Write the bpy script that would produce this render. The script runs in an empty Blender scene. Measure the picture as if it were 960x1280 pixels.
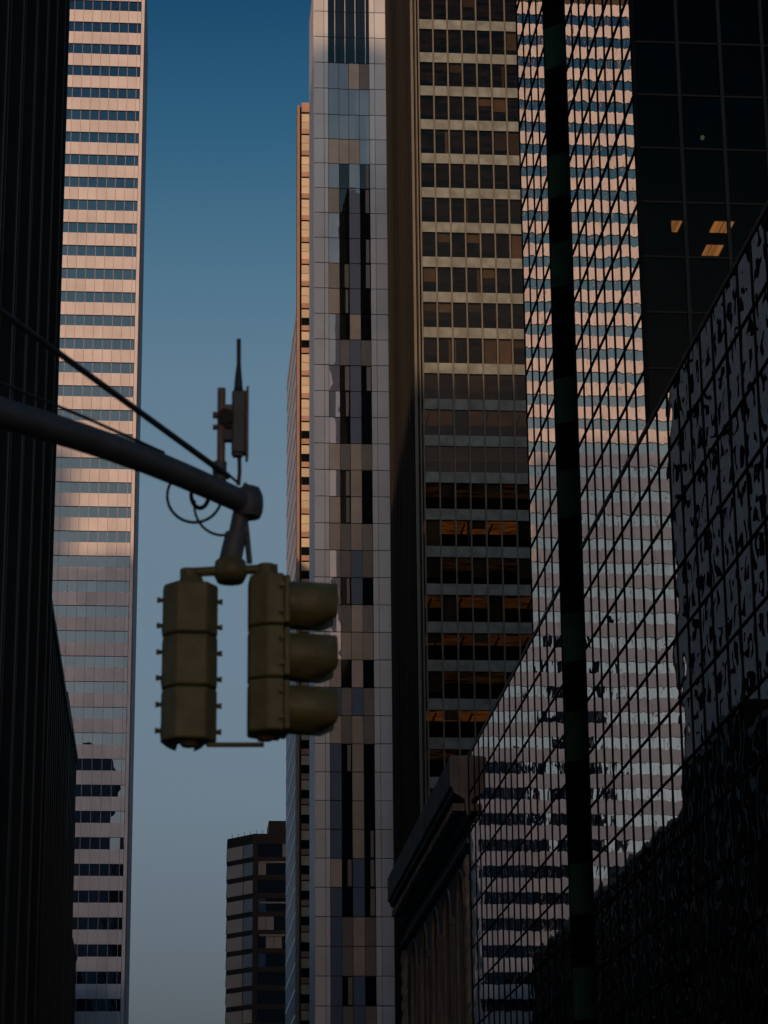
import bpy, math, random
from mathutils import Vector, Matrix
R_ = random.Random(7)
sc = bpy.context.scene
col = sc.collection

# ------------------------------------------------------------------ camera
F = 3233.0                                  # focal length in photo pixels (960 x 1280)
EYE = Vector((0, 0, 1.6))
vy = Vector((205 - 480, 1645 - 640, F)).normalized()      # street vanishing point
vz = Vector((383 - 480, -10430.0, F)); vz = (vz - vy * vz.dot(vy)).normalized()
vx = vy.cross(vz)
CAM = Matrix((vx, vy, vz))                  # camera (right, down, forward) -> world
def ray(px, py): return CAM @ Vector((px - 480, py - 640, F))
def at_y(px, py, Y):
    w = ray(px, py); return EYE + w * (Y / w.y)
def at_x(px, py, X):
    w = ray(px, py); return EYE + w * (X / w.x)
cam = bpy.data.objects.new('camera', bpy.data.cameras.new('camera'))
col.objects.link(cam)
bx_, by_, bz_ = CAM @ Vector((1, 0, 0)), CAM @ Vector((0, -1, 0)), CAM @ Vector((0, 0, -1))
cam.matrix_world = Matrix(((bx_.x, by_.x, bz_.x, 0), (bx_.y, by_.y, bz_.y, 0), (bx_.z, by_.z, bz_.z, 1.6), (0, 0, 0, 1)))
cam.data.sensor_width = 36; cam.data.lens = 36 * F / 1280
cam.data.clip_start = 0.5; cam.data.clip_end = 9000
cam.data.dof.use_dof = True; cam.data.dof.focus_distance = 330; cam.data.dof.aperture_fstop = 4.6
sc.camera = cam

# ------------------------------------------------------------------ sky and sun
SUN = Vector((-0.3, -1.0, 0.20))            # towards the sun: low, behind the camera and a little to the left
world = bpy.data.worlds.new('World'); sc.world = world; world.use_nodes = True
wn = world.node_tree.nodes; wl = world.node_tree.links
bg = wn['Background']
sky = wn.new('ShaderNodeTexSky'); sky.sky_type = 'NISHITA'; sky.sun_disc = False
sky.sun_elevation = math.asin(SUN.normalized().z); sky.sun_rotation = math.atan2(SUN.x, SUN.y)
sky.air_density = 1.3; sky.dust_density = 4.0; sky.ozone_density = 6.0; sky.altitude = 0
# clear evening air: pale and grey low down, deepening to teal overhead, the same all the way round
tc = wn.new('ShaderNodeTexCoord'); sx_ = wn.new('ShaderNodeSeparateXYZ'); rp = wn.new('ShaderNodeValToRGB')
wl.new(tc.outputs['Generated'], sx_.inputs[0]); wl.new(sx_.outputs['Z'], rp.inputs[0])
el = rp.color_ramp.elements
for i_, (p_, c_) in enumerate(((.10, (.66, .42, .40)), (.19, (1.08, .63, .49)), (.30, (1.32, .78, .53)), (.345, (1.22, .79, .55)), (.385, (.84, .72, .52)), (.43, (.38, .53, .45)), (.48, (.14, .33, .34)))):
    e_ = el[i_] if i_ < 2 else el.new(p_)
    e_.position = p_; e_.color = (*c_, 1)
hs = wn.new('ShaderNodeMix'); hs.data_type = 'RGBA'; hs.blend_type = 'MULTIPLY'; hs.inputs[0].default_value = 1
wl.new(sky.outputs[0], hs.inputs[6]); wl.new(rp.outputs[0], hs.inputs[7]); wl.new(hs.outputs[2], bg.inputs[0]); bg.inputs[1].default_value = 0.14
sl = bpy.data.lights.new('sun', 'SUN'); sl.energy = 2.0; sl.angle = math.radians(0.5); sl.color = (1, .50, .25)
so = bpy.data.objects.new('sun', sl); col.objects.link(so)
so.rotation_euler = SUN.to_track_quat('Z', 'Y').to_euler(); so.location = (60, -90, 200)
sc.view_settings.view_transform = 'Standard'; sc.view_settings.look = 'None'
sc.view_settings.exposure = 0.24; sc.view_settings.gamma = 1
sc.render.engine = 'CYCLES'
sc.cycles.max_bounces = 8; sc.cycles.glossy_bounces = 5; sc.cycles.diffuse_bounces = 3
sc.cycles.transparent_max_bounces = 10; sc.cycles.caustics_reflective = False
sc.cycles.use_denoising = True

# ------------------------------------------------------------------ helpers
def tag(o, label=None, cat=None, group=None, kind=None):
    if label: o['label'] = label
    if cat: o['category'] = cat
    if group: o['group'] = group
    if kind: o['kind'] = kind
    return o
def thing(name, label, cat, loc, group=None, kind=None):
    o = bpy.data.objects.new(name, None); col.objects.link(o); o.location = loc
    o.empty_display_size = 1
    return tag(o, label, cat, group, kind)
def wloc(o):
    v = Vector(o.location)
    while o.parent: o = o.parent; v = v + Vector(o.location)
    return v
BOX_F = [(0, 3, 2, 1), (4, 5, 6, 7), (0, 1, 5, 4), (1, 2, 6, 5), (2, 3, 7, 6), (3, 0, 4, 7)]
def box_v(w, d, h): return [(sx * w / 2, sy * d / 2, sz * h / 2) for sz in (-1, 1) for sx, sy in ((-1, -1), (1, -1), (1, 1), (-1, 1))]
_cache = {}
def box_mesh(w, d, h, mat):
    k = (round(w, 3), round(d, 3), round(h, 3), mat.name)
    if k not in _cache:
        me = bpy.data.meshes.new('panel'); me.from_pydata(box_v(w, d, h), [], BOX_F); me.materials.append(mat); _cache[k] = me
    return _cache[k]
def piece(name, w, d, h, mat, parent, center, rz=0.0, label=None):
    o = bpy.data.objects.new(name, box_mesh(w, d, h, mat)); col.objects.link(o)
    o.parent = parent; o.location = Vector(center) - wloc(parent); o.rotation_euler.z = rz
    if label: o['label'] = label
    return o
class MB:
    def __init__(self): self.v = []; self.f = []; self.sm = []
    def raw(self, vs, fs, smooth=False):
        n = len(self.v); self.v += [tuple(p) for p in vs]; self.f += [tuple(i + n for i in f) for f in fs]; self.sm += [smooth] * len(fs)
    def box(self, c, s, rz=0.0):
        ca, sa = math.cos(rz), math.sin(rz)
        self.raw([(c[0] + x * ca - y * sa, c[1] + x * sa + y * ca, c[2] + z) for x, y, z in box_v(*s)], BOX_F)
    def ext(self, a, b):                      # box from corner to corner
        self.box([(a[i] + b[i]) / 2 for i in range(3)], [abs(b[i] - a[i]) for i in range(3)])
    def prism(self, poly, z0, z1):            # polygon (ccw from above) extruded up
        n = len(poly)
        vs = [(x, y, z0) for x, y in poly] + [(x, y, z1) for x, y in poly]
        fs = [tuple(range(n - 1, -1, -1)), tuple(range(n, 2 * n))] + [(i, (i + 1) % n, n + (i + 1) % n, n + i) for i in range(n)]
        self.raw(vs, fs)
    def run(self, prof, path_a, path_b):      # profile [(out, z)] swept along Y from path_a to path_b, out towards -X; (x0, y)
        n = len(prof)
        vs = [(path_a[0] - o, path_a[1], z) for o, z in prof] + [(path_b[0] - o, path_b[1], z) for o, z in prof]
        fs = [tuple(range(n)), tuple(range(2 * n - 1, n - 1, -1))] + [(i, n + i, n + (i + 1) % n, (i + 1) % n) for i in range(n)]
        self.raw(vs, fs)
    def tube(self, pts, rad, seg=10, cap=True):
        pts = [Vector(p) for p in pts]; n = len(pts); rs = rad if isinstance(rad, (list, tuple)) else [rad] * n
        vs = []; u0 = None
        for i, p in enumerate(pts):
            t = (pts[min(i + 1, n - 1)] - pts[max(i - 1, 0)]).normalized()
            if u0 is None: u0 = t.cross(Vector((0, 0, 1)) if abs(t.z) < .9 else Vector((1, 0, 0)))
            u = (u0 - t * u0.dot(t)).normalized(); u0 = u; w = t.cross(u)
            for k in range(seg):
                a = 2 * math.pi * k / seg; vs.append(p + (u * math.cos(a) + w * math.sin(a)) * rs[i])
        fs = [(i * seg + k, i * seg + (k + 1) % seg, (i + 1) * seg + (k + 1) % seg, (i + 1) * seg + k) for i in range(n - 1) for k in range(seg)]
        self.raw(vs, fs, True)
        if cap: self.raw(vs[:seg], [tuple(range(seg))]); self.raw(vs[-seg:], [tuple(range(seg - 1, -1, -1))])
    def build(self, name, mat, parent=None, kind=None, label=None, bevel=0):
        me = bpy.data.meshes.new(name); o = bpy.data.objects.new(name, me); col.objects.link(o)
        off = wloc(parent) if parent else Vector()
        me.from_pydata([tuple(Vector(p) - off) for p in self.v], [], self.f)
        me.polygons.foreach_set('use_smooth', self.sm); me.materials.append(mat); me.update()
        import bmesh
        bm = bmesh.new(); bm.from_mesh(me); bmesh.ops.recalc_face_normals(bm, faces=bm.faces); bm.to_mesh(me); bm.free()
        if parent: o.parent = parent
        if bevel:
            m = o.modifiers.new('bevel', 'BEVEL'); m.width = bevel; m.segments = 2; m.limit_method = 'ANGLE'
        return tag(o, label=label, kind=kind)

# ------------------------------------------------------------------ materials
def nodes(name):
    m = bpy.data.materials.new(name); m.use_nodes = True; nt = m.node_tree; nt.nodes.clear()
    out = nt.nodes.new('ShaderNodeOutputMaterial')
    def N(t, **k):
        n = nt.nodes.new(t)
        for a, b in k.items(): setattr(n, a, b)
        return n
    return m, nt, N, (lambda a, b: nt.links.new(a, b)), out
def surf(name, base, rough=.6, metal=0.0, var=.12, nscale=.6, rnd=.10, streak=0.0, bump=0.0, bscale=8.0, spec=.5, emit=None):
    m, nt, N, L, out = nodes(name)
    b = N('ShaderNodeBsdfPrincipled'); L(b.outputs[0], out.inputs[0])
    b.inputs['Roughness'].default_value = rough; b.inputs['Metallic'].default_value = metal
    b.inputs['Specular IOR Level'].default_value = spec
    g = N('ShaderNodeNewGeometry'); no = N('ShaderNodeTexNoise'); no.inputs['Scale'].default_value = nscale; no.inputs['Detail'].default_value = 5
    L(g.outputs['Position'], no.inputs['Vector'])
    mr = N('ShaderNodeMapRange'); mr.inputs[1].default_value = .3; mr.inputs[2].default_value = .7
    mr.inputs[3].default_value = 1 - var; mr.inputs[4].default_value = 1 + var; L(no.outputs['Fac'], mr.inputs[0])
    oi = N('ShaderNodeObjectInfo'); mo = N('ShaderNodeMapRange'); mo.inputs[3].default_value = 1 - rnd; mo.inputs[4].default_value = 1 + rnd
    L(oi.outputs['Random'], mo.inputs[0])
    mu = N('ShaderNodeMath', operation='MULTIPLY'); L(mr.outputs[0], mu.inputs[0]); L(mo.outputs[0], mu.inputs[1]); last = mu.outputs[0]
    if streak:                                # rain streaks: noise stretched down the wall
        mp = N('ShaderNodeMapping'); mp.inputs['Scale'].default_value = (1.6, 1.6, .05); L(g.outputs['Position'], mp.inputs[0])
        n2 = N('ShaderNodeTexNoise'); n2.inputs['Scale'].default_value = 1.2; n2.inputs['Detail'].default_value = 4; L(mp.outputs[0], n2.inputs['Vector'])
        m2 = N('ShaderNodeMapRange'); m2.inputs[1].default_value = .35; m2.inputs[2].default_value = .7; m2.inputs[3].default_value = 1; m2.inputs[4].default_value = 1 - streak
        L(n2.outputs['Fac'], m2.inputs[0]); mm = N('ShaderNodeMath', operation='MULTIPLY'); L(last, mm.inputs[0]); L(m2.outputs[0], mm.inputs[1]); last = mm.outputs[0]
    vm = N('ShaderNodeVectorMath', operation='SCALE'); vm.inputs[0].default_value = base; L(last, vm.inputs['Scale']); L(vm.outputs[0], b.inputs['Base Color'])
    if bump:
        n3 = N('ShaderNodeTexNoise'); n3.inputs['Scale'].default_value = bscale; n3.inputs['Detail'].default_value = 6; L(g.outputs['Position'], n3.inputs['Vector'])
        bp = N('ShaderNodeBump'); bp.inputs['Strength'].default_value = bump; bp.inputs['Distance'].default_value = .05; L(n3.outputs['Fac'], bp.inputs['Height']); L(bp.outputs[0], b.inputs['Normal'])
    if emit:
        b.inputs['Emission Color'].default_value = (*emit[:3], 1); b.inputs['Emission Strength'].default_value = emit[3]
    return m
def wobble(nt, N, L, amp, scale, tilt, cell, off):
    g = N('ShaderNodeNewGeometry')
    no = N('ShaderNodeTexNoise'); no.inputs['Scale'].default_value = scale; no.inputs['Detail'].default_value = 2.5; L(g.outputs['Position'], no.inputs['Vector'])
    s = N('ShaderNodeVectorMath', operation='SUBTRACT'); L(no.outputs['Color'], s.inputs[0]); s.inputs[1].default_value = (.5, .5, .5)
    a = N('ShaderNodeVectorMath', operation='SCALE'); L(s.outputs[0], a.inputs[0]); a.inputs['Scale'].default_value = amp
    n = N('ShaderNodeVectorMath', operation='ADD'); L(a.outputs[0], n.inputs[0]); L(g.outputs['Normal'], n.inputs[1])
    if tilt:                                  # each pane sits a hair out of true
        o = N('ShaderNodeVectorMath', operation='SUBTRACT'); L(g.outputs['Position'], o.inputs[0]); o.inputs[1].default_value = off
        d = N('ShaderNodeVectorMath', operation='DIVIDE'); L(o.outputs[0], d.inputs[0]); d.inputs[1].default_value = cell
        fl = N('ShaderNodeVectorMath', operation='FLOOR'); L(d.outputs[0], fl.inputs[0])
        w = N('ShaderNodeTexWhiteNoise', noise_dimensions='3D'); L(fl.outputs[0], w.inputs['Vector'])
        s2 = N('ShaderNodeVectorMath', operation='SUBTRACT'); L(w.outputs['Color'], s2.inputs[0]); s2.inputs[1].default_value = (.5, .5, .5)
        a2 = N('ShaderNodeVectorMath', operation='SCALE'); L(s2.outputs[0], a2.inputs[0]); a2.inputs['Scale'].default_value = tilt
        n2 = N('ShaderNodeVectorMath', operation='ADD'); L(n.outputs[0], n2.inputs[0]); L(a2.outputs[0], n2.inputs[1]); n = n2
    z = N('ShaderNodeVectorMath', operation='NORMALIZE'); L(n.outputs[0], z.inputs[0]); return z.outputs[0]
def glass(name, refl=(.8, .8, .8), body=(.01, .012, .015), f0=.1, f1=.9, amp=.006, scale=.7, tilt=0.0, cell=(1000, 2, 2), off=(0, 0, 0), see=0.0, rough=0.0, tint=(.5, .5, .5), power=3.5):
    """window glass: a dark (or see-through) body under a reflection that grows towards grazing"""
    m, nt, N, L, out = nodes(name)
    nrm = wobble(nt, N, L, amp, scale, tilt, cell, off)
    gl = N('ShaderNodeBsdfGlossy'); gl.inputs['Roughness'].default_value = rough; gl.inputs['Color'].default_value = (*refl, 1); L(nrm, gl.inputs['Normal'])
    df = N('ShaderNodeBsdfDiffuse'); df.inputs['Color'].default_value = (*body, 1); low = df.outputs[0]
    if see:
        tr = N('ShaderNodeBsdfTransparent'); tr.inputs['Color'].default_value = (*tint, 1)
        mx = N('ShaderNodeMixShader'); mx.inputs[0].default_value = see; L(df.outputs[0], mx.inputs[1]); L(tr.outputs[0], mx.inputs[2]); low = mx.outputs[0]
    lw = N('ShaderNodeLayerWeight'); lw.inputs['Blend'].default_value = .5
    pw = N('ShaderNodeMath', operation='POWER'); L(lw.outputs['Facing'], pw.inputs[0]); pw.inputs[1].default_value = power
    mr = N('ShaderNodeMapRange'); mr.inputs[3].default_value = f0; mr.inputs[4].default_value = f1; L(pw.outputs[0], mr.inputs[0])
    mx2 = N('ShaderNodeMixShader'); L(mr.outputs[0], mx2.inputs[0]); L(low, mx2.inputs[1]); L(gl.outputs[0], mx2.inputs[2]); L(mx2.outputs[0], out.inputs[0])
    return m
def lit(name, colr, strength, scale=(0, 0, 0), contrast=.5):
    """glow for a ceiling or lamp seen inside a room"""
    m, nt, N, L, out = nodes(name)
    e = N('ShaderNodeEmission'); e.inputs[0].default_value = (*colr, 1); L(e.outputs[0], out.inputs[0])
    if scale[0]:
        g = N('ShaderNodeNewGeometry'); mp = N('ShaderNodeMapping'); mp.inputs['Scale'].default_value = scale; L(g.outputs['Position'], mp.inputs[0])
        no = N('ShaderNodeTexNoise'); no.inputs['Scale'].default_value = 1; no.inputs['Detail'].default_value = 3; L(mp.outputs[0], no.inputs['Vector'])
        mr = N('ShaderNodeMapRange'); mr.inputs[1].default_value = .35; mr.inputs[2].default_value = .65; mr.inputs[3].default_value = strength * (1 - contrast); mr.inputs[4].default_value = strength * (1 + contrast)
        L(no.outputs['Fac'], mr.inputs[0]); L(mr.outputs[0], e.inputs[1])
    else: e.inputs[1].default_value = strength
    return m

M = {}
M['asphalt'] = surf('asphalt', (.05, .05, .052), .85, bump=.3)
M['paving'] = surf('paving', (.22, .21, .2), .85, bump=.2)
M['ground'] = surf('ground', (.12, .12, .115), .9)
M['granite'] = surf('rose_granite', (.50, .57, .67), .62, var=.10, nscale=.25, rnd=.07, streak=.08)
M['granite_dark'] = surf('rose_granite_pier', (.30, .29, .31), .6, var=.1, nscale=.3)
M['tower_glass'] = glass('tower_window_glass', (.30, .60, .95), (.006, .012, .024), f0=.15, f1=.8, amp=.012, scale=.45, tilt=.012, cell=(1.626, 1000, 4.378), off=(-8.43, 0, 83.3))
M['core'] = surf('dark_core', (.02, .021, .023), .7)
M['mullion'] = surf('bronze_mullion', (.008, .009, .010), .6, spec=.1, rnd=.05)
M['mullion_pale'] = surf('edge_mullion', (.10, .09, .08), .5, spec=.2)

# ------------------------------------------------------------------ ground
def sheet(name, x0, x1, y0, y1, z, mat, h=0):
    mb = MB()
    if h: mb.ext((x0, y0, 0), (x1, y1, h))
    else: mb.raw([(x0, y0, z), (x1, y0, z), (x1, y1, z), (x0, y1, z)], [(0, 1, 2, 3)])
    return mb.build(name, mat, kind='structure')
sheet('ground', -3500, 3500, -3500, 3500, 0, M['ground'])
sheet('road', -3.6, 16.2, -40, 900, .004, M['asphalt'])
sheet('pavement', -8.3, -3.6, -40, 900, 0, M['paving'], .13)
sheet('pavement', 16.2, 21.4, -40, 900, 0, M['paving'], .13)

# ------------------------------------------------------------------ rose granite striped tower (far left, and mirrored in the glass wall)
TY, TXL, TXR, TTOP = 424.0, -43.2, -6.95, 236.0
FP, WH, WT0 = 4.378, 2.0, 85.58               # floor pitch, window height, one window-head level
tower = thing('office_tower', 'tall rose granite office tower with alternating stone bands and ribbon windows', 'tower', (-25, TY, 0))
mb = MB(); mb.ext((TXL + .4, TY + .45, 0), (TXR - .4, TY + 36, TTOP)); mb.build('core', M['core'], tower)
k0 = -19; k1 = 34
xs = [-7.78, -8.43] + [-8.43 - 1.626 * i for i in range(1, 22)]
mbw, mbs, mbm = MB(), MB(), MB()
for k in range(k0, k1):
    zt = WT0 + FP * k
    if zt - WH < 0 or zt > TTOP: continue
    for i in range(len(xs) - 1):
        a, b = xs[i + 1], xs[i]; w = b - a; cx = (a + b) / 2
        single = (1 <= i <= 7 and -9 <= k <= 32)
        wc = (cx, TY + .30, zt - WH / 2); scn = (cx, TY + .20, zt + (FP - WH) / 2)
        if single:
            piece('window_pane', w - .07, .06, WH, M['tower_glass'], tower, wc)
            piece('stone_panel', w - .045, .36, FP - WH - .02, M['granite'], tower, scn)
        else:
            mbw.box(wc, (w - .07, .06, WH)); mbs.box(scn, (w - .045, .36, FP - WH - .02))
        if i >= 1: mbm.box((b, TY + .25, zt - WH / 2), (.075, .12, WH - .01))
mbw.build('window_pane', M['tower_glass'], tower, 'stuff'); mbs.build('stone_panel', M['granite'], tower, 'stuff'); mbm.build('window_mullion', M['granite_dark'], tower, 'stuff')
mb = MB(); mb.ext((-7.74, TY - .02, 0), (-7.2, TY + 1.2, TTOP + .6)); mb.build('corner_pier', M['granite'], tower)
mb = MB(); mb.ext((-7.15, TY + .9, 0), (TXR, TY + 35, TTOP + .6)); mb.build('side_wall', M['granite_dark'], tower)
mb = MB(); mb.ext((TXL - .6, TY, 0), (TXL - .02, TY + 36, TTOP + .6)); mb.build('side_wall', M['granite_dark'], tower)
mb = MB(); mb.ext((TXL, TY + .3, TTOP + .02), (-7.8, TY + 36, TTOP + 2.5)); mb.build('roof', M['granite'], tower)

# ------------------------------------------------------------------ mirror glass building on the right
G, PH, GP = 21.6, 40.6, 2.81                  # street face x, podium height, floor pitch
GY0, GY1 = 66.0, 185.4
mir_kw = dict(refl=(.86, .84, .83), body=(.008, .01, .012), f0=.05, f1=1.0, power=.45)
M['mirror_near'] = glass('mirror_glass_near', amp=.011, scale=.6, tilt=.0010, cell=(1000, 2.45, GP), off=(0, 131.2, PH), **mir_kw)
M['mirror_far'] = glass('mirror_glass_far', amp=.011, scale=.6, tilt=.0010, cell=(1000, 2.85, GP), off=(0, 139.0, PH), **mir_kw)
M['black_glass'] = glass('black_glass', (.6, .7, .75), (.003, .005, .005), f0=.008, f1=.8, amp=.01, scale=.5, see=.75, tint=(.35, .42, .4))
M['blind_green'] = surf('green_blind', (.05, .18, .14), .8, var=.25, nscale=1.5)
M['office_dark'] = surf('office_interior', (.012, .014, .014), .9)
M['slot_green'] = surf('slot_green_panel', (.03, .10, .075), .35, var=.3, nscale=.8)
M['frame_teal'] = surf('teal_frame', (.018, .032, .037), .5, spec=.2)
M['slot_black'] = surf('slot_black_panel', (.006, .007, .008), .3, var=.3, nscale=.8)
gb = thing('glass_building', 'mirror glass office building with dark mullions reflecting the striped tower', 'building', (G + 10, 130, 0))
TOPZ = 119.0
near_y = [131.2 - 2.45 * i for i in range(0, 27)]; far_y = [139.0 + 2.85 * i for i in range(0, 17)]; far_y[-1] = GY1
rows_p = [PH - GP * i for i in range(0, 15)]   # podium panel tops
cand = []
for ys, key in ((near_y, 'mirror_near'), (far_y, 'mirror_far')):
    for i in range(len(ys) - 1):
        a, b = sorted(ys[i:i + 2])
        upper = (key == 'mirror_near' and a > 111.4) or (key == 'mirror_far' and b < 151.0)
        for r in range(-34, 14):
            zt = PH - GP * r; zb = zt - GP
            if r < 0 and not upper or zt > TOPZ or zb < 1.0: continue
            cand.append((a, b, zb, zt, key))
def seen(c):
    d = CAM.transposed() @ (Vector((G, (c[0] + c[1]) / 2, (c[2] + c[3]) / 2)) - EYE); px, py = 480 + F * d.x / d.z, 640 + F * d.y / d.z
    return (-20 < px < 980 and -20 < py < 1300, -d.z)
order = sorted(range(len(cand)), key=lambda i: seen(cand[i]), reverse=True)
single = set(order[:300])
stf = {'mirror_near': MB(), 'mirror_far': MB()}
for i, (a, b, zb, zt, key) in enumerate(cand):
    c = (G + .03, (a + b) / 2, (zb + zt) / 2); s = (.06, b - a - .03, zt - zb - .03)
    if i in single: piece('glass_panel', *s, M[key], gb, c)
    else: stf[key].box(c, s)
for k in stf: stf[k].build('glass_panel', M[k], gb, 'stuff')
for ys, top2 in ((near_y, 111.4), (far_y, None)):
    for y in ys:
        up = (top2 and y > 110.9) or (top2 is None and y < 151.2)
        piece('mullion', .07, .06, (TOPZ if up else PH + .1), M['mullion'], gb, (G - .015, y, (TOPZ if up else PH + .1) / 2))
for r in range(-36, 14):
    z = PH - GP * r
    if z > TOPZ: continue
    spans = [(near_y[-1], 131.2), (139.0, GY1)] if r >= 0 else [(111.6, 131.2), (139.0, 150.4)]
    for a, b in spans:
        piece('transom', .08, b - a, .07 if r else .20, M['mullion_pale'] if r == 0 else M['mullion'], gb, (G - .02, (a + b) / 2, z))
# bodies behind the glass
mb = MB(); mb.ext((G + .35, near_y[-1] + .1, 0), (G + 36, 130.9, PH - .3)); mb.ext((G + .35, 139.4, 0), (G + 36, GY1 - .05, PH - .3))
mb.ext((G + 7, 130.9, 0), (G + 36, 139.4, TOPZ - .5))
mb.ext((G + .35, 139.4, PH - .3), (G + 36, 150.3, TOPZ - .5)); mb.ext((G + .35, 125, PH - .3), (G + 36, 130.9, TOPZ - .5)); mb.build('core', M['core'], gb)
mb = MB(); mb.ext((G + .10, near_y[-1], PH - .28), (G + 36.2, 131.0, PH + .05)); mb.ext((G + .10, 139.2, PH - .28), (G + 36.2, GY1, PH + .05)); mb.build('podium_roof', M['core'], gb)
mb = MB(); mb.ext((G + .12, 139.05, 0), (G + .34, 139.3, TOPZ)); mb.ext((G + .12, 130.95, 0), (G + .34, 131.15, TOPZ)); mb.build('corner_post', M['mullion'], gb)
# slanted recess between the two tower parts
sa = math.radians(40); n = 0
for r in range(-34, 14):
    zt = PH + 1.2 - GP * r; w = 4.6
    if zt > TOPZ: continue
    c = (G + .06 + math.cos(sa) * w / 2, 139.0 - math.sin(sa) * w / 2 + .02, zt - GP / 2)
    piece('recess_panel', w, .08, GP - .06, M['slot_green'] if (r % 5 in (1, 3)) else M['slot_black'], gb, c, -sa)
    piece('recess_joint', w, .05, .05, M['frame_teal'], gb, (c[0] - .04 * math.sin(sa), c[1] - .06, zt), -sa)
mb = MB(); mb.box((G + .15 + math.cos(sa) * 2.3, 139.1 - math.sin(sa) * 2.3 + .1, TOPZ / 2), (4.6, .1, TOPZ), -sa); mb.build('recess_backing', M['mullion'], gb)
# camera-facing upper facade: dark clear glass over offices
FY = 111.5; bx = [G + .12] + [G + .12 + 2.09 * i for i in range(1, 14)]
zr = [46.29 + 2.806 * i for i in range(-2, 32)]
zr = [z for z in zr if z < TOPZ]
for i, z in enumerate(zr[:-1]):
    for j in range(len(bx) - 1):
        piece('dark_window', 2.04, .05, 2.75, M['black_glass'], gb, ((bx[j] + bx[j + 1]) / 2, FY, z + 1.403))
        if (i * 7 + j * 3) % 5 == 0 or (j == 0 and i % 3 == 0):
            piece('blind', 1.15 + R_.random() * .5, .03, 2.5, M['blind_green'], gb, (bx[j] + .85, FY + .5, z + 1.35))
    piece('floor_slab', 34, 13, .25, M['office_dark'], gb, (G + 17.6, FY + 6.9, z))
    piece('transom', 33.6, .10, .09, M['mullion_pale'] if False else M['core'], gb, (G + 17, FY - .03, z))
M['frame_teal'] = surf('teal_frame', (.018, .032, .037), .5, spec=.2)
for x in bx[1:]: piece('mullion', .17, .16, TOPZ - PH - .2, M['frame_teal'], gb, (x, FY - .05, (TOPZ + PH) / 2))
piece('corner_mullion', .16, .18, TOPZ - PH - .2, M['mullion'], gb, (G + .06, FY - .03, (TOPZ + PH) / 2))
piece('facade_wall', .3, 13.2, TOPZ - PH - .5, M['core'], gb, (G + 35, FY + 7, (TOPZ + PH) / 2))
M['lamp'] = lit('office_lamp', (1, .27, .075), 2.0, (9, .1, .1), .5)
M['lamp_dim'] = lit('office_lamp_dim', (1, .8, .5), .5)
zl = next(z for z in zr if z > 48.5)          # the floor with its lights on
zc = zl + 2.8 - .16
for (px, py, w) in ((842, 283, .62), (902, 284, .95), (891, 313, .85)):
    p = at_y(px, py, FY); d = ray(px, py); t = (zc - EYE.z) / d.z; q = EYE + d * t
    o = piece('ceiling_lamp', w, 1.3, .03, M['lamp'], gb, (q.x, max(q.y, FY + 1.0), zc))
for (px, py) in ((878, 172), (868, 26)):
    q = at_y(px, py, FY + 3.5); piece('pendant_lamp', .16, .16, .16, M['lamp_dim'], gb, tuple(q))

# ------------------------------------------------------------------ limestone building with cornice
M['limestone'] = surf('sooty_limestone', (.36, .36, .34), .85, var=.25, nscale=.5, streak=.35, bump=.5, bscale=2.5)
M['limestone_trim'] = surf('limestone_trim', (.52, .52, .49), .85, var=.25, nscale=.8, streak=.25, bump=.4, bscale=3)
M['limestone_shade'] = surf('shaded_niche_stone', (.13, .13, .125), .85, var=.2, nscale=.5, bump=.4, bscale=3)  # recess shade put into the niche wall colour so the arches read
lb = thing('limestone_building', 'sooty limestone building with tall blind arches under a heavy projecting cornice', 'building', (G + 8, 212, 0))
LX = G + .25; LY0, LY1 = 185.75, 240.0; LT = 36.0
# wall with five tall arched niches, cut as columns of stone between openings
mbw, mbn = MB(), MB()
bay = (LY1 - LY0 - 7.0) / 5; ys0 = LY0 + 3.5
spring, nw = 30.2, 5.2
def arch_wall(mb, x0, x1, y0, y1, zbot, ztop, n_seg=14):
    cy = (y0 + y1) / 2; r = nw / 2; rise = 3.4
    pts = [(cy - r, zbot), (cy - r, spring)] + [(cy - r * math.cos(math.pi * i / n_seg), spring + rise * math.sin(math.pi * i / n_seg)) for i in range(1, n_seg)] + [(cy + r, spring), (cy + r, zbot)]
    for (x, sgn) in ((x0, 1),):               # street face as strips above and beside the arch, plus the reveal
        mb.raw([(x, y0, zbot), (x, cy - r, zbot), (x, cy - r, ztop), (x, y0, ztop)], [(0, 1, 2, 3)])
        mb.raw([(x, cy + r, zbot), (x, y1, zbot), (x, y1, ztop), (x, cy + r, ztop)], [(0, 1, 2, 3)])
        for i in range(len(pts) - 1):
            (ya, za), (yb, zb) = pts[i], pts[i + 1]
            if abs(ya - yb) > 1e-6: mb.raw([(x, ya, za), (x, yb, zb), (x, yb, ztop), (x, ya, ztop)], [(0, 1, 2, 3)])
            mb.raw([(x, ya, za), (x1, ya, za), (x1, yb, zb), (x, yb, zb)], [(0, 1, 2, 3)])
    return pts
arch_pts = []
for i in range(5): arch_pts.append(arch_wall(mbw, LX, LX + .4, ys0 + bay * i, ys0 + bay * (i + 1), 0, LT))
mbw.ext((LX, LY0, 0), (LX + 1.3, ys0, LT)); mbw.ext((LX, LY1 - 3.5, 0), (LX + 1.3, LY1, LT)); mbw.ext((LX + 1.5, LY0, 0), (LX + 30, LY1, LT + 2))
mbw.build('wall', M['limestone'], lb)
mbn.ext((LX + .36, ys0, 0), (LX + 1.49, LY1 - 3.5, LT)); mbn.build('niche_wall', M['limestone_shade'], lb)
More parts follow.
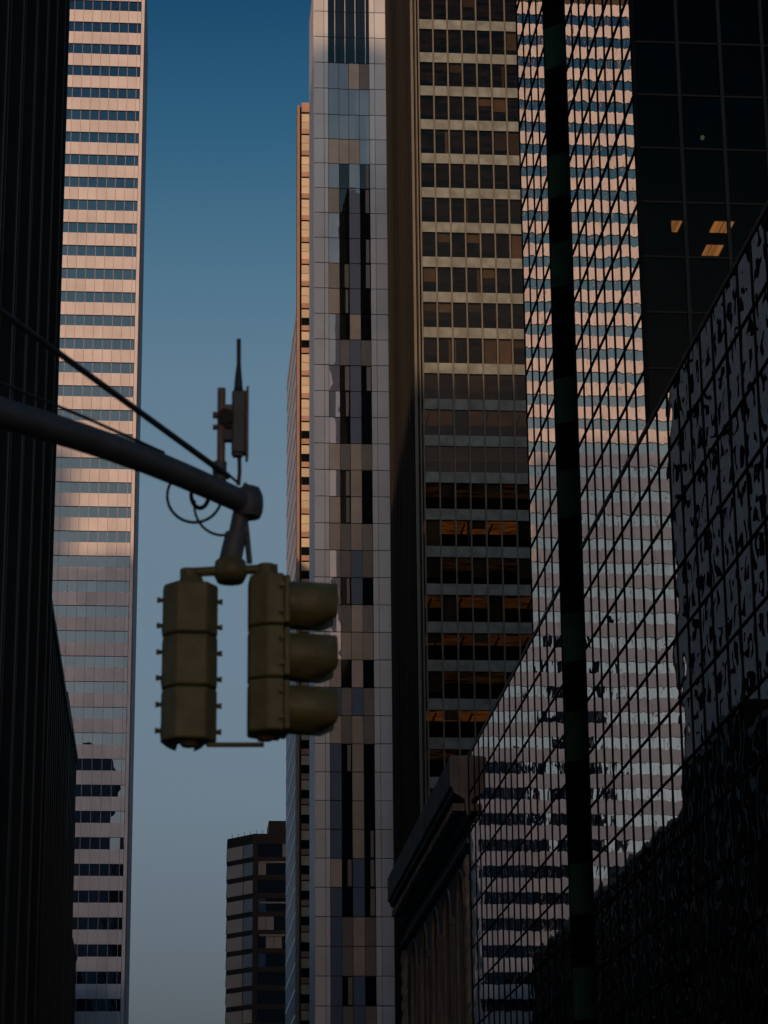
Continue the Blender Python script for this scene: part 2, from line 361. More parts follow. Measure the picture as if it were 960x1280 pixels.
for pts in arch_pts:                          # moulded surround, a stepped inner order
    m1 = MB(); m1.tube([(LX - .02, y, z) for y, z in pts], .13, 6); m1.build('arch_surround', M['limestone_trim'], lb)
    m2 = MB(); cy = (pts[0][0] + pts[-1][0]) / 2; m2.tube([(LX + .30, cy + (y - cy) * .84, z if z < spring else spring + (z - spring) * .84) for y, z in pts], .11, 6); m2.build('arch_order', M['limestone'], lb)
def rope(y, z0, z1):                          # twisted colonnette
    mb = MB(); seg = 16; nz = int((z1 - z0) / .14); vs = []; fs = []
    for j in range(nz + 1):
        z = z0 + (z1 - z0) * j / nz
        for k in range(seg):
            a = 2 * math.pi * k / seg; r = .36 + .12 * math.cos(3 * (a - z * 1.5)); vs.append((LX - .12 + r * math.cos(a), y + r * math.sin(a), z))
    for j in range(nz):
        for k in range(seg): fs.append((j * seg + k, j * seg + (k + 1) % seg, (j + 1) * seg + (k + 1) % seg, (j + 1) * seg + k))
    mb.raw(vs, fs, True); mb.build('twisted_column', M['limestone_trim'], lb)
for y in (LY0 + 1.2, LY1 - .8): rope(y, .15, 33.6)
for i in range(1, 5):
    mb = MB(); mb.tube([(LX - .05, ys0 + bay * i, .15), (LX - .05, ys0 + bay * i, spring)], .18, 8); mb.box((LX - .05, ys0 + bay * i, spring + .25), (.45, .7, .5)); mb.build('colonnette', M['limestone'], lb)
mb = MB(); mb.run([(-.1, 34.2), (.35, 34.25), (.45, 34.45), (.35, 34.7), (-.1, 34.75)], (LX, LY0), (LX, LY1 + .3)); mb.build('string_course', M['limestone_trim'], lb)
OUT = LX - at_y(562, 945, LY0).x
cz = at_x(585.7, 943, G).z
prof = [(-.2, 36.0), (.25, 36.05), (.45, 36.7), (.5, 37.5), (OUT * .55, 37.75), (OUT * .86, 38.0), (OUT * .88, 38.3), (OUT, 38.5), (OUT, cz - .12), (OUT * .97, cz), (-.2, cz + .1)]
mb = MB(); mb.run(prof, (LX, LY0), (LX, LY1 + 1.2)); cornice = mb.build('cornice', M['limestone'], lb)
nb = 38
for i in range(nb):
    y = LY0 + 1 + (LY1 - LY0 - 1.5) * i / (nb - 1); piece('cornice_bracket', 1.05, .5, .55, M['limestone'], cornice, (LX - .8, y, 37.05))
mb = MB()
for i in range(46):                            # crest of small upright ornaments along the cornice edge
    y = LY0 + .8 + (LY1 - LY0) * i / 46; h = R_.uniform(.12, .32); mb.box((LX - OUT * .8, y, cz + .06 + h / 2), (.2, .28, h))
mb.build('cresting', M['limestone'], lb, 'stuff')
mb = MB(); mb.tube([(LX - OUT * .3, LY0 + 14, cz + .9), (LX - OUT * .3, LY1 + 1, cz + .9)], .035, 6)
for i in range(14): mb.tube([(LX - OUT * .3, LY0 + 14 + i * 3.1, cz), (LX - OUT * .3, LY0 + 14 + i * 3.1, cz + .9)], .03, 5)
mb.build('roof_rail', M['mullion'], lb)

# ------------------------------------------------------------------ black steel tower with dim lit offices
BX, BY, BP = 24.7, 254.0, 4.024
M['spandrel'] = surf('blue_green_spandrel', (.125, .185, .195), .42, var=.4, nscale=.9, rnd=.14, spec=.6)
M['steel'] = surf('bronze_steel', (.10, .12, .11), .5, metal=.3, rnd=.05)
M['rib'] = surf('dark_steel_rib', (.012, .015, .015), .6, rnd=.55, streak=.3, spec=.1)
M['blind'] = surf('tan_blind', (.24, .24, .20), .8, var=.15, nscale=1.2, rnd=.55)
M['blind_cold'] = surf('grey_blind', (.16, .165, .16), .8, var=.15, nscale=1.2, rnd=.3)
M['clear_glass'] = glass('clear_office_glass', (.5, .6, .7), (.004, .004, .005), f0=.02, f1=.8, amp=.01, scale=.5, tilt=.01, cell=(1.59, 1000, 4.024), off=(25.62, 0, 0), see=.85, tint=(.75, .7, .62))
M['ceiling'] = lit('faint_glow_ceiling', (1, .45, .18), .012, (.5, 1.2, .1), .9)  # faint glow put into the remaining ceilings to brown the windows
M['ceiling_lit'] = lit('lit_office_ceiling', (1, .34, .08), .075, (.5, 3.0, .1), .8)
M['ceiling_soft'] = lit('softly_lit_ceiling', (1, .38, .12), .032, (.6, 3.0, .1), .9)
M['beam'] = surf('ceiling_beam', (.02, .014, .01), .8)
bt = thing('black_tower', 'dark bronze steel tower with olive spandrels and warm lit offices behind the glass', 'tower', (BX + 8, BY, 0))
sp0 = 137.5
mx = [25.62 + 1.59 * i for i in range(0, 11)]
lit_floors = {7: .16, 13: .2, 15: .2, 16: .26, 18: .34, 5: .0}
BTOP = 163.0
for k in range(-6, 30):
    zt = sp0 - BP * k; zb = zt - 1.2
    if zb < 1 or zt > BTOP: continue
    z2 = zb - (BP - 1.2)
    piece('ceiling', 15.8, 4.2, .12, M['ceiling_lit'] if k in (14, 19) else M['ceiling_soft'] if k in (11, 16, 17) else M['ceiling'], bt, (33.5, BY + 2.9, zb - .02))
    piece('room_back', 15.8, .2, BP - .15, M['office_dark'], bt, (33.5, BY + 9, zb - BP / 2))
    if k in (11, 14, 16, 17, 19):
        for j in range(5): piece('ceiling_beam', .12, 4.0, .22, M['beam'], bt, (26.6 + 3.18 * j + R_.uniform(-.5, .5), BY + 2.9, zb - .25))
    for j in range(len(mx) - 1):
        a, b = mx[j], mx[j + 1]; cx = (a + b) / 2
        piece('spandrel_panel', b - a - .10, .20, 1.16, M['spandrel'], bt, (cx, BY + .30, (zt + zb) / 2))
        piece('window_pane', b - a - .10, .04, BP - 1.22, M['clear_glass'], bt, (cx, BY + .36, (zb + z2) / 2))
        u = R_.random()
        if u < (.24 if k < 11 else .34):
            full = R_.choice((1, .3, .35, .55, .75)); h = (BP - 1.3) * full
            piece('blind', b - a - .16, .03, h, M['blind'] if R_.random() < .6 or k < 11 else M['blind_cold'], bt, (cx, BY + .62, zb - h / 2 - .02))
        elif u < .40:
            piece('curtain', .28, .05, BP - 1.35, M['blind'], bt, (a + .25 if u < .32 else b - .25, BY + .62, (zb + z2) / 2))
for x in mx: piece('mullion', .15, .30, BTOP - 6, M['steel'], bt, (x, BY + .18, (BTOP - 6) / 2 + 6))
mb = MB(); mb.ext((BX + .6, BY + 9.2, 0), (41.4, BY + 30.5, BTOP)); mb.ext((BX + .6, BY + .45, BTOP - 1), (41.4, BY + 30.5, BTOP)); mb.ext((41.45, BY + .2, 0), (42, BY + 30.5, BTOP)); mb.build('core', M['core'], bt)
mb = MB(); mb.ext((25.2, BY + .5, 0), (25.5, BY + 9.1, BTOP)); mb.build('corner_wall', M['core'], bt)
for x, w, y in ((24.86, .26, BY), (25.30, .14, BY + .06)): piece('corner_column', w, .5, BTOP, M['steel'], bt, (x, y + .25, BTOP / 2))
mb = MB(); mb.ext((BX + .25, BY + .55, 0), (BX + .5, BY + 30.7, BTOP)); mb.build('side_wall', M['core'], bt)
for i in range(42):
    d = (.16, .34, .22, .42, .28)[i % 5]; piece('side_rib', d, .26, BTOP, M['rib'], bt, (BX + .24 - d / 2, BY + .9 + .72 * i, BTOP / 2))

# ------------------------------------------------------------------ pale slab tower
WY = 320.0
wx = [17.85, 19.2, 19.77, 21.23, 22.57, 24.04, 25.41, 26.15, 27.75]
M['marble'] = surf('pale_metal_panel', (.46, .56, .65), .30, metal=.15, var=.08, nscale=.2, rnd=.10, spec=.7)
M['bluewhite'] = surf('pale_side_panel', (.62, .70, .80), .4, var=.05, nscale=.2, rnd=.04)
M['refl_beige'] = surf('beige_reflection_panel', (.34, .31, .27), .25, var=.12, nscale=.35, rnd=.2, spec=.8)  # cream patches of reflection put into the panel colour
M['refl_blue'] = glass('blue_reflection_glass', (.85, .9, 1), (.20, .26, .35), f0=.15, f1=.9, amp=.03, scale=.35, tilt=.02, cell=(1.4, 1000, 3.64), off=(17.85, 0, 63.18))  # reflected blue partly put into the body colour
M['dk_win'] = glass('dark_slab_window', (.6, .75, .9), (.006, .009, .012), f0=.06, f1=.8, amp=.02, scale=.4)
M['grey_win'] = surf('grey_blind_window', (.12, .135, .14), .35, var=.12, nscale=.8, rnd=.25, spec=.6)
wt = thing('slab_tower', 'slender pale panel-clad tower with two dark strips of windows down its face', 'tower', (23, WY, 0))
wz = [63.18 + 3.64 * k for k in range(-16, 27)]
while wz[-1] < 176: wz.append(wz[-1] + 3.9)
WTOP = wz[-1]
mb = MB(); mb.ext((17.95, WY + .3, 0), (30.0, WY + 11.8, WTOP - .2)); mb.build('core', M['core'], wt)
for i in range(len(wz) - 1):
    a, b = wz[i], wz[i + 1]; h = b - a - .10; zc = (a + b) / 2; top = a > 163
    mode = R_.choice(['dark', 'dark', 'dark', 'blind', 'panel', 'mix'])
    if 45 < a < 61: mode = 'low'
    for j in range(8):
        x0, x1 = wx[j], wx[j + 1]; w = x1 - x0 - .06; cx = (x0 + x1) / 2
        if j in (0, 1, 6, 7): piece('wall_panel', w, .24, h, M['marble'], wt, (cx, WY + .12, zc))
        elif top:
            piece('window', w, .08, h, M['dk_win'], wt, (cx, WY + .22, zc)); piece('window_mullion', .08, .14, h, M['marble'], wt, (cx + .2, WY + .12, zc))
        elif j in (2, 4):
            u = R_.random(); m = M['refl_blue'] if u < .62 else M['refl_beige']
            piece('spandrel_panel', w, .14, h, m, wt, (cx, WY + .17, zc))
        else:
            m = {'dark': 'dk_win', 'blind': 'grey_win', 'panel': 'refl_beige', 'mix': 'grey_win', 'low': 'dk_win'}[mode]
            if a > 147: m = R_.choice(['refl_blue', 'refl_beige', 'refl_blue', 'grey_win'])
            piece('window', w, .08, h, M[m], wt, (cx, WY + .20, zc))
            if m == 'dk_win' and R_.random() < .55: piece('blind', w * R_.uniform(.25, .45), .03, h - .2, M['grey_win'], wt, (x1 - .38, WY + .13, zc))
for i in range(len(wz) - 1):
    a, b = wz[i], wz[i + 1]
    piece('side_panel', .12, 11.4, b - a - .05, M['bluewhite'], wt, (17.86, WY + 6.05, (a + b) / 2))
mb = MB(); mb.ext((17.8, WY - .02, WTOP), (30, WY + 11.9, WTOP + 1)); mb.build('parapet', M['marble'], wt)
for i in range(0, len(wz) - 1, 1): pass
mb = MB(); mb.ext((27.78, WY + .1, 0), (30.0, WY + .29, WTOP)); mb.build('end_wall', M['marble'], wt)

# ------------------------------------------------------------------ narrow tower with a strip of cream windows
SY = 344.0
M['cream'] = surf('cream_blind_panel', (.50, .52, .44), .6, var=.1, rnd=.15)
M['brick_o'] = surf('orange_brick_panel', (.36, .27, .23), .75, var=.15, rnd=.1)
M['fin'] = surf('brown_fin', (.24, .19, .17), .6, var=.1)
M['pale_wing'] = surf('pale_wing_cladding', (.52, .60, .70), .5, var=.08, streak=.15)
st = thing('narrow_tower', 'narrow tower with a brown fin and a strip of cream windows beside the slab tower', 'tower', (18.5, SY + 10, 0))
ST = 171.0
xl = at_y(371, 640, SY).x; xf = at_y(374.3, 640, SY).x; xw = at_y(377, 640, SY).x; xr = at_y(388, 640, SY).x + .6
mb = MB(); mb.ext((xl, SY - .3, 0), (xf, SY + 3, ST - .3)); mb.build('fin', M['fin'], st)
mb = MB(); mb.ext((xf, SY + .5, 0), (xr, SY + 3, ST - .2)); mb.build('core', M['core'], st)
mb = MB(); mb.ext((xw, SY + .02, ST - 1.2), (xr, SY + .5, ST + .3)); mb.build('parapet', M['brick_o'], st)
z = ST - 1.3; i = 0; lowz = at_y(380, 640, SY).z
while z > 20:
    low = z < lowz - 3; wd = xr - xw; cx = (xr + xw) / 2
    piece('upper_light', wd, .1, 1.25, M['cream'], st, (cx, SY + .3, z - .75))
    piece('lower_light', wd, .1, 1.15, M['cream'] if (z > 140 or R_.random() < .25) and not low else M['dk_win'], st, (cx, SY + .32, z - 2.0))
    piece('spandrel', wd, .3, .75, M['brick_o'], st, (cx, SY + .2, z - 3.0))
    z -= 3.415; i += 1
WGY0, WGY1, WGT = SY + 3.1, SY + 34, 140.7
mb = MB(); mb.ext((xl + .1, WGY0, 0), (xl + 20, WGY1, WGT)); mb.build('wing', M['pale_wing'], st)
zz = WGT - 1.0
while zz > 6:
    piece('window_band', .08, WGY1 - WGY0 - .6, .45, M['dk_win'], st, (xl + .09, (WGY0 + WGY1) / 2, zz - 1)); zz -= 3.415

# ------------------------------------------------------------------ dark mid-rise beyond
DY, DP = 512.0, 3.62
c0 = at_y(318.5, 1042, DY); zt = c0.z; xA = c0.x
FD = 6.5
far = at_y(284, 1052, DY + FD)
M['dark_frame'] = surf('dark_facade_frame', (.014, .014, .014), .5, rnd=.05, spec=.2)
M['beige_refl_win'] = glass('beige_reflection_window', (.8, .8, .85), (.36, .31, .25), f0=.14, f1=.9, amp=.05, scale=.5, tilt=.03, cell=(3, 3, 3.62))  # the beige reflection is put into the pane's body colour
M['blue_win'] = glass('blue_window', (.8, .9, 1), (.02, .035, .06), f0=.2, f1=.9, amp=.04, scale=.5)
M['slab_edge'] = surf('pale_slab_edge', (.25, .24, .2), .6)
db = thing('midrise_building', 'small dark mid-rise with black floor bands and pale windows at the street end', 'building', (xA + 6, DY + 10, 0))
poly = [(xA, DY), (xA + 20, DY), (xA + 20, DY + 26), (far.x + .3, DY + 26), (far.x, DY + FD)]
inner = [(xA + .1, DY + .4), (xA + 19.9, DY + .4), (xA + 19.9, DY + 25.9), (far.x + .6, DY + 25.9), (far.x + .5, DY + FD + .3)]
mb = MB(); mb.prism(inner, 0, zt - .5); mb.build('core', M['core'], db)
ang = math.atan2(-FD, xA - far.x); Lf = math.hypot(xA - far.x, FD); mid = Vector(((xA + far.x) / 2, DY + FD / 2, 0)); nrm = Vector((math.sin(ang), -math.cos(ang), 0))
for k in range(0, 25):
    z = zt - 1.5 - DP * k
    if z < 4: break
    mb = MB(); mb.prism(poly, z - .5, z + (.5 if k else 1.5)); mb.build('floor_band', M['dark_frame'], db)
    ux = Vector((math.cos(ang), math.sin(ang), 0))
    for s, w, m in ((-.2, .58, 'beige_refl_win'), (.3, .36, 'blue_win')):
        c = mid + ux * (Lf * s) + nrm * .02; piece('window', Lf * w, .1, DP - 1.02, M[m if R_.random() < .85 else 'beige_refl_win'], db, (c.x, c.y, z - .5 - (DP - 1) / 2), ang)
    for j in range(5):
        piece('window', 1.5, .08, DP - 1.02, M[R_.choice(['dk_win', 'dk_win', 'blue_win', 'dk_win', 'beige_refl_win'] if j == 0 else ['dk_win'] * 7 + ['beige_refl_win'])], db, (xA + 1.5 + j * 1.6, DY + .18, z - .5 - (DP - 1) / 2))
    if k in (1, 3, 5, 10): piece('slab_edge', 8, .2, .35, M['slab_edge'], db, (xA + 5, DY - .02, z - .6 - (.8 if k == 3 else 0)))
piece('corner_pier', .9, .8, zt, M['dark_frame'], db, (xA + .1, DY - .1, zt / 2 - .3))
mb = MB(); mb.ext((at_y(336, 1026, DY + 5).x, DY + 5, zt), (xA + 16, DY + 15, at_y(340, 1026, DY + 5).z)); mb.build('roof_room', M['dark_frame'], db)
mb = MB()
for i in range(14): mb.tube([(far.x + 1.0 + i * 1.2, DY + FD + .5 - min(i, 4) * 1.2, zt), (far.x + 1.0 + i * 1.2, DY + FD + .5 - min(i, 4) * 1.2, zt + 1.1)], .05, 5)
mb.build('roof_rail', M['mullion'], db)

# ------------------------------------------------------------------ left side of the street
M['pier_dark'] = surf('dark_pier_metal', (.013, .030, .037), .5, var=.2, nscale=.3, rnd=.2, streak=.3, spec=.12)
M['pier_black'] = surf('black_glass_recess', (.006, .008, .009), .5, spec=.1)
M['pier_edge'] = surf('pier_edge_strip', (.045, .055, .055), .4, spec=.3)
AX, AY1, AT = -8.4, 172.0, 112.0
ab = thing('dark_ribbed_building', 'near black office building of closely set vertical metal piers beside the mast arm', 'building', (AX - 8, 110, 0))
mb = MB(); mb.ext((AX - 22, 46, 0), (AX - 1.0, AY1, AT)); mb.build('core', M['pier_black'], ab)
y = 46.6; i = 0
while y < AY1 - .5:
    w, d = ((1.5, .95), (.5, .45), (.9, .7), (.4, .35))[i % 4]
    piece('pier', d, w, AT, M['pier_dark'], ab, (AX - 1.0 + d / 2, y + w / 2, AT / 2))
    if i % 2 == 0: piece('pier_edge', .07, .10, AT, M['pier_edge'], ab, (AX - 1.0 + d + .03, y + .06, AT / 2))
    y += w + (2.3, 1.5, 2.6, 1.2)[i % 4]; i += 1
piece('end_pier', 1.0, .8, AT, M['pier_dark'], ab, (AX - .5, AY1 - .2, AT / 2))
zz = 8
mb = MB()
while zz < AT: mb.ext((AX - 1.0, 46.2, zz), (AX - .92, AY1 - .7, zz + .5)); zz += 3.9
mb.build('floor_line', M['pier_dark'], ab, 'stuff')

def low_block(name, label, X, y0, y1, top, depth, pitch):
    t = thing(name, label, 'building', (X - 6, (y0 + y1) / 2, 0))
    mb = MB(); mb.ext((X - depth, y0, 0), (X - .5, y1, top)); mb.build('core', M['pier_black'], t)
    y = y0 + .5
    while y < y1 - .3:
        piece('pier', .5, .7, top + .4, M['pier_dark'], t, (X - .25, y, (top + .4) / 2)); piece('pier_edge', .06, .08, top * R_.uniform(.5, .95), M['pier_edge'], t, (X + .03, y - .2, top * .45))
        y += pitch
    mb = MB(); mb.ext((X - depth, y0, top), (X + .12, y1, top + .7)); mb.build('parapet', M['pier_dark'], t)
    return t
low_block('dark_infill_building', 'lower dark building just past the ribbed block, its roofline sloping away', -9.15, 175, 228.5, 51.5, 4.0, 3.4)
low_block('dark_annex_building', 'narrow dark annex showing beyond the sloping roofline', -9.7, 231, 260, 55.2, 3.6, 3.1)
low_block('dark_end_building', 'lowest dark block at the foot of the striped tower', -14.7, 284, 415, 55.5, 20, 3.3)

M['stone_grey'] = surf('grey_stone_wall', (.84, .79, .72), .8, var=.12, nscale=.3, rnd=.05, streak=.2)
M['shade_win'] = surf('shaded_window', (.010, .016, .024), .5, spec=0)
M['stone_base'] = surf('dark_base_glass', (.006, .008, .010), .6, spec=0)
sbx, sy0, sy1, stp = -13.9, 190.0, 280.5, 122.0
sb = thing('stone_building', 'grey stone building with rows of dark windows, mirrored in the glass wall', 'building', (sbx - 8, 240, 0))
mb = MB(); mb.ext((sbx - 24, sy0, 53.5), (sbx, sy1, stp)); mb.build('wall', M['stone_grey'], sb)
mb = MB(); mb.ext((sbx - 24, sy0, 0), (sbx + .2, sy1 + .2, 53.4)); mb.build('base', M['stone_base'], sb)
zz = 56
while zz < stp - 3:
    yy = sy0 + 24
    while yy < sy1 - 2:
        piece('window', .12, 1.45, 2.3, M['shade_win'], sb, (sbx + .02, yy, zz + 1.4)); yy += 4.1
    zz += 3.9

# ------------------------------------------------------------------ unseen towers added behind the viewpoint, sized and spaced to cast the shade
hdir = Vector((-SUN.x, -SUN.y, 0)).normalized(); pdir = Vector((hdir.y, -hdir.x, 0)); kr = math.atan2(pdir.y, pdir.x)
M['back_wall'] = surf('distant_wall', (.42, .37, .33), .7, var=.15)
def shade_tower(name, label, p0, p1, q, depth, h, steps):
    c = pdir * ((p0 + p1) / 2) + hdir * (q - depth / 2)
    t = thing(name, label, 'tower', (c.x, c.y, 0), 'added towers casting shade')
    mb = MB(); mb.box((c.x, c.y, h / 2), (p1 - p0, depth, h), kr); mb.build('body', M['back_wall'], t)
    nz = int(h / 9)
    for i in range(nz):
        cc = c + hdir * (depth / 2 + .05); piece('window_band', p1 - p0 - 2, .1, 4, M['dk_win'], t, (cc.x, cc.y, 8 + i * 9), kr)
    mb = MB(); mb.box((c.x, c.y, h + 1.5), ((p1 - p0) * .5, depth * .5, 3), kr); mb.build('roof_room', M['back_wall'], t)
shade_tower('shade_tower', 'tall stone tower added behind the viewpoint to cast shade, standing against a medium one', -166, -138.6, -150, 30, 250, 1)
shade_tower('shade_tower', 'medium stone tower added behind the viewpoint to cast shade, standing against a taller one', -138.4, -123, -150, 30, 230, 1)
shade_tower('shade_tower', 'slender stone tower added behind the viewpoint to cast shade, next to the low block', -79.6, -60.2, -150, 30, 256, 1)
shade_tower('shade_tower', 'broad lower stone block added behind the viewpoint to cast shade', -60, 14, -150, 30, 171, 1)

# ------------------------------------------------------------------ mast arm, radio unit and signal heads
M['galv'] = surf('weathered_arm_metal', (.085, .095, .10), .55, metal=.3, var=.2, nscale=6, rnd=.05, bump=.15, bscale=30)
M['cable'] = surf('black_cable', (.02, .024, .028), .5, nscale=5)
M['cable_blue'] = surf('blue_grey_cable', (.03, .06, .08), .5, nscale=5)
M['olive'] = surf('olive_signal_paint', (.135, .12, .038), .5, var=.25, nscale=7, rnd=.03, bump=.15, bscale=25)
M['olive_dark'] = surf('signal_inside', (.015, .015, .012), .6)
M['box_grey'] = surf('radio_box_grey', (.045, .07, .08), .5, nscale=6)
M['rust'] = surf('rusty_bracket', (.20, .14, .11), .6, metal=.3, nscale=9, var=.3)
HY = 17.0
def S_(px, py, dy=0.0): return at_y(px, py, HY + dy)
ms = (S_(301, 700) - S_(300, 700)).length     # metres per photo pixel at the signals
a0 = at_y(0, 516, 15.5); a1 = S_(309, 630)
dirn = (a0 - a1); t_pole = (-4.9 - a1.x) / dirn.x
pole_xy = a1 + dirn * t_pole
arm = thing('mast_arm', 'dark metal mast arm with stay rods carrying the signal heads over the street', 'mast arm', (pole_xy.x, pole_xy.y, .13))
pts = []; rs = []
for i in range(25):
    t = i / 24 * t_pole; p = a1 + dirn * t; sag = .045 * math.sin(min(t, 1) * math.pi) if t < 1 else 0
    pts.append(p + Vector((0, 0, sag))); rs.append(.082 + .016 * t)
mb = MB(); mb.tube(pts, rs, 16); mb.build('arm', M['galv'], arm)
mb = MB(); mb.tube([(pole_xy.x, pole_xy.y, .15), (pole_xy.x, pole_xy.y, 4), (pole_xy.x, pole_xy.y, 8.2)], [.16, .14, .11], 18); mb.build('pole', M['galv'], arm)
mb = MB(); mb.tube([(pole_xy.x, pole_xy.y, .13), (pole_xy.x, pole_xy.y, .3), (pole_xy.x, pole_xy.y, .75)], [.3, .27, .18], 18); mb.build('pole_base', M['galv'], arm)
top = Vector((pole_xy.x, pole_xy.y, 7.9))
s0 = S_(286, 596); s1 = at_y(0, 388, 15.6)
mb = MB(); mb.tube([s0, s1, s1 + (s1 - s0) * (t_pole - 1)], .022, 8); mb.build('stay_rod', M['cable'], arm)
s2 = S_(205, 566, -.12); s3 = at_y(0, 478, 15.4)
mb = MB(); mb.tube([s2, (s2 + s3) / 2 + Vector((0, 0, .01)), s3, s3 + (s3 - s2) * 1.6], .011, 6); mb.build('stay_wire', M['cable'], arm)
def arc(cx, cy, rx, ry, a0_, a1_, dy=0.0, n=28): return [S_(cx + rx * math.cos(math.radians(a0_ + (a1_ - a0_) * i / n)), cy - ry * math.sin(math.radians(a0_ + (a1_ - a0_) * i / n)), dy) for i in range(n + 1)]
mb = MB(); mb.tube(arc(243, 620, 34, 33, 130, 370), .011, 6); mb.build('cable_loop', M['cable_blue'], arm)
mb = MB(); mb.tube(arc(278, 632, 35, 37, 170, 300, .05), .010, 6); mb.build('cable_loop', M['cable_blue'], arm)
mb = MB(); mb.tube(arc(250, 618, 11, 17, 160, 360, -.05), .016, 6); mb.build('cable_loop', M['cable'], arm)
mb = MB(); mb.tube([S_(309, 609), S_(309.5, 612), S_(310, 620), S_(310, 630), S_(310, 641), S_(310, 647)], [.05, .085, .103, .107, .1, .085], 20); mb.tube([S_(304, 606), S_(318, 613)], .022, 8); mb.build('arm_end_cap', M['galv'], arm)
mb = MB(); mb.tube([S_(272, 598), S_(270, 580)], .03, 8); mb.build('stay_clamp', M['galv'], arm)
# hanger between arm and bracket
hub = S_(288, 713)
mb = MB()
for a, b, r in (((301, 640), (295, 672), .055), ((295, 668), (288, 700), .075)): mb.tube([S_(*a), S_(*b)], [r, r * 1.05], 14)
mb.tube([S_(306, 642), S_(309, 672), S_(312, 704)], .020, 8); mb.tube([S_(296, 672), S_(309, 665)], .03, 8); mb.build('hanger', M['galv'], arm)
mb = MB(); mb.tube([S_(303, 656, -.02), S_(305, 664, -.02)], .018, 8); mb.build('hanger_bolt', M['rust'], arm)
# signal bracket (olive cross bar with round hub)
br = thing('signal_bracket', 'olive cross bracket with round hub joining the two signal heads', 'bracket', tuple(hub))
mb = MB(); mb.tube([hub + Vector((0, 0, .09)), hub + Vector((0, 0, .06)), hub + Vector((0, 0, -.035)), hub + Vector((0, 0, -.085)), hub + Vector((0, 0, -.095))], [.07, .105, .115, .09, .04], 20); mb.build('hub', M['olive'], br)
mb = MB(); l_end = S_(227, 716); r_end = S_(347, 711); mb.tube([l_end, hub], .033, 10); mb.tube([hub, r_end], .033, 10); mb.build('cross_bar', M['olive'], br)
mb = MB(); mb.tube([S_(236, 712), S_(236, 731)], .06, 12); mb.build('coupling', M['olive'], br)
mb = MB(); mb.tube([S_(333, 706), S_(333, 724)], .06, 12); mb.build('coupling', M['olive'], br)
bl, brr = S_(258, 931), S_(330, 931)
mb = MB(); mb.tube([bl, brr], .017, 8); mb.build('lower_strut', M['olive'], br)

HH = ms * 200; SECT = HH / 3
def signal_head(label, top_c, rz):
    """three-section head facing local +Y; origin at the top centre"""
    t = thing('traffic_light', label, 'traffic light', tuple(top_c)); t.rotation_euler.z = rz
    hw, hd = .185, .115
    prof = [(-hw, hd), (-hw, 0), (-.105, -hd), (.105, -hd), (hw, 0), (hw, hd)]
    def loc(mb, name, mat, bevel=0, par=None):
        me = bpy.data.meshes.new(name); o = bpy.data.objects.new(name, me); col.objects.link(o); me.from_pydata([tuple(p) for p in mb.v], [], mb.f)
        me.polygons.foreach_set('use_smooth', mb.sm); me.materials.append(mat); o.parent = par or t
        import bmesh
        bm = bmesh.new(); bm.from_mesh(me); bmesh.ops.recalc_face_normals(bm, faces=bm.faces); bm.to_mesh(me); bm.free()
        if bevel: md = o.modifiers.new('bevel', 'BEVEL'); md.width = bevel; md.segments = 3; md.limit_method = 'ANGLE'
        return o
    for s in range(3):
        z1, z0 = -SECT * s, -SECT * (s + 1) + .006
        mb = MB(); mb.prism(prof, z0, z1); hs_ = loc(mb, 'housing', M['olive'], .018)
        mb = MB(); zc = (z0 + z1) / 2
        mb.box((0, hd + .02, zc), (2 * hw - .02, .04, SECT - .03)); door = loc(mb, 'door', M['olive'], .01, hs_)
        # lens
        R = .148; seg = 28
        mb = MB(); vs = [(0, hd + .075, zc)] + [(R * .95 * math.cos(2 * math.pi * i / seg), hd + .045, zc + R * .95 * math.sin(2 * math.pi * i / seg)) for i in range(seg)]
        mb.raw(vs, [(0, 1 + i, 1 + (i + 1) % seg) for i in range(seg)], True); loc(mb, 'lens', M[('lens_red', 'lens_amber', 'lens_green')[s]], par=hs_)
        # cut-away visor, open underneath, drooping a little
        n = 30; vs = []; fs = []; Lv = .335
        for i in range(n + 1):
            a = math.radians(-68 + (316) * i / n); c, sn = math.cos(a), math.sin(a)
            full = Lv * (1 if sn > -.55 else max(.7, 1 - (-.55 - sn) * .8))
            for rr in (R + .018, R + .010):
                for q in (0, .5, 1):
                    y = hd + .03 + full * q; vs.append((rr * c, y, zc + rr * sn - .012 * q))
        for i in range(n):
            b0, b1 = i * 6, (i + 1) * 6
            for q in range(2): fs += [(b0 + q, b0 + q + 1, b1 + q + 1, b1 + q), (b0 + 3 + q, b1 + 3 + q, b1 + 4 + q, b0 + 4 + q)]
            fs.append((b0 + 2, b0 + 5, b1 + 5, b1 + 2))
        mb = MB(); mb.raw(vs, fs, True); loc(mb, 'visor', M['olive'], par=hs_)
        for sx in (-1, 1):
            for dz in (.09, -.09):
                mb = MB(); mb.tube([(sx * (hw - .01), hd - .02, zc + dz), (sx * (hw + .035), hd - .02, zc + dz)], [.014, .018], 8); mb.box((sx * (hw + .03), hd - .02, zc + dz), (.018, .022, .035)); loc(mb, 'hinge_lug', M['olive'], par=hs_)
    mb = MB(); mb.tube([(0, 0, -.02), (0, 0, .05)], [.10, .075], 14); loc(mb, 'top_cap', M['olive'])
    mb = MB(); mb.tube([(0, 0, -HH - .03), (0, 0, -HH + .02)], [.05, .08], 12); loc(mb, 'bottom_cap', M['olive'])
    return t
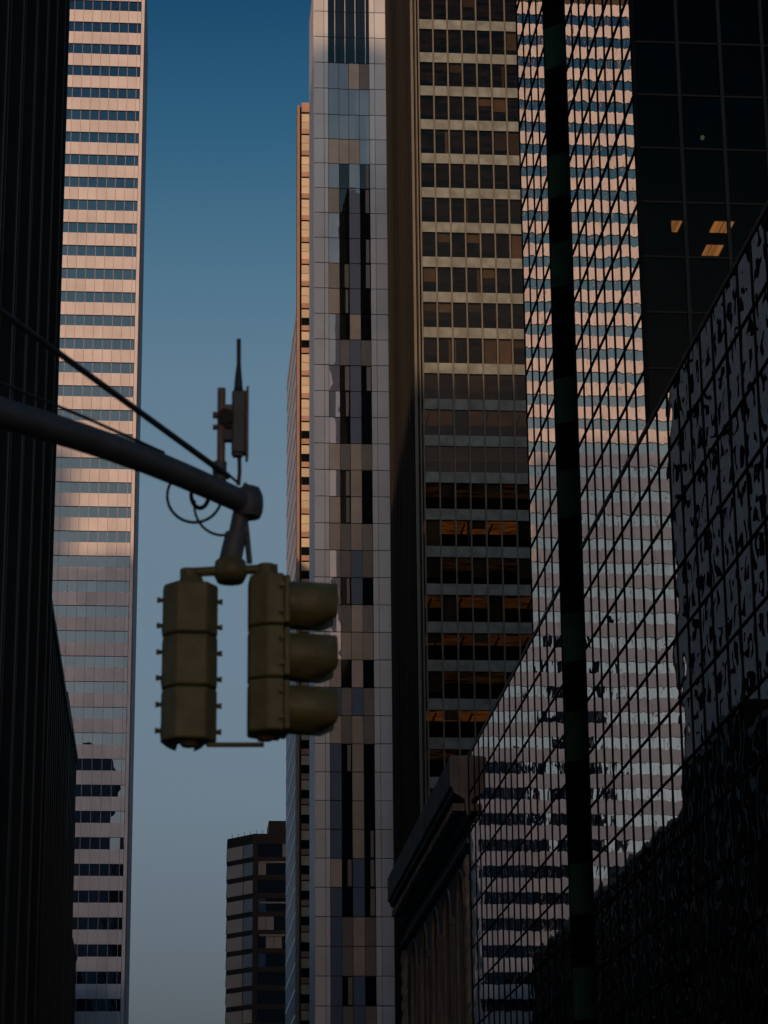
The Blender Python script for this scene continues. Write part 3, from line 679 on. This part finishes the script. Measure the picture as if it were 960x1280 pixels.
M['lens_red'] = surf('dark_red_lens', (.06, .01, .008), .2); M['lens_amber'] = surf('dark_amber_lens', (.07, .04, .006), .2); M['lens_green'] = surf('dark_green_lens', (.008, .05, .03), .2)
signal_head('olive three-section signal head turned away, its ridged back showing', S_(239, 731), math.radians(4))
signal_head('olive three-section signal head seen side on with three hooded visors', S_(332, 724), math.radians(-88))
# radio unit
rb = thing('radio_unit', 'grey radio box with whip antenna clamped on the mast arm', 'antenna', tuple(S_(277, 600)))
mb = MB(); mb.tube([S_(276, 604), S_(277, 486)], .030, 10); mb.build('post', M['rust'], rb)
mb = MB(); mb.tube([S_(274, 614), S_(275, 578)], .05, 10); mb.build('post_clamp', M['galv'], rb)
c = S_(299, 529); mb = MB(); mb.box(c, (ms * 19, .10, ms * 84)); mb.build('box', M['box_grey'], rb, bevel=.012)
c = S_(309, 530, -.02); mb = MB(); mb.box(c, (ms * 3, .16, ms * 92)); mb.build('cooling_plate', M['rust'], rb)
c = S_(297, 565); mb = MB(); mb.box(c, (ms * 12, .07, ms * 12)); mb.build('cable_gland', M['box_grey'], rb)
mb = MB(); mb.tube([S_(298, 488), S_(298, 472), S_(298.5, 455), S_(298.5, 424)], [.034, .026, .016, .016], 10); mb.build('whip', M['cable'], rb)
mb = MB(); c = S_(284, 521); mb.box(c, (ms * 14, .06, ms * 30)); mb.tube([S_(266, 519), S_(283, 519)], .025, 8); mb.tube([S_(266, 534), S_(283, 534)], .02, 8); mb.build('bracket', M['rust'], rb)
mb = MB(); mb.tube([S_(282, 520, -.08), S_(282, 520, .05)], .055, 10); mb.build('clamp', M['cable'], rb)
mb = MB(); c = S_(284, 545); mb.box(c, (ms * 14, .07, ms * 14)); mb.build('lower_bracket', M['cable'], rb)
mb = MB(); mb.tube([S_(299, 570), S_(299.5, 590), S_(298, 606)], .014, 8); mb.build('cable', M['cable'], rb)
mb = MB(); mb.tube([S_(279, 590), S_(290, 597), S_(300, 606)], .010, 6); mb.build('cable', M['cable'], rb)
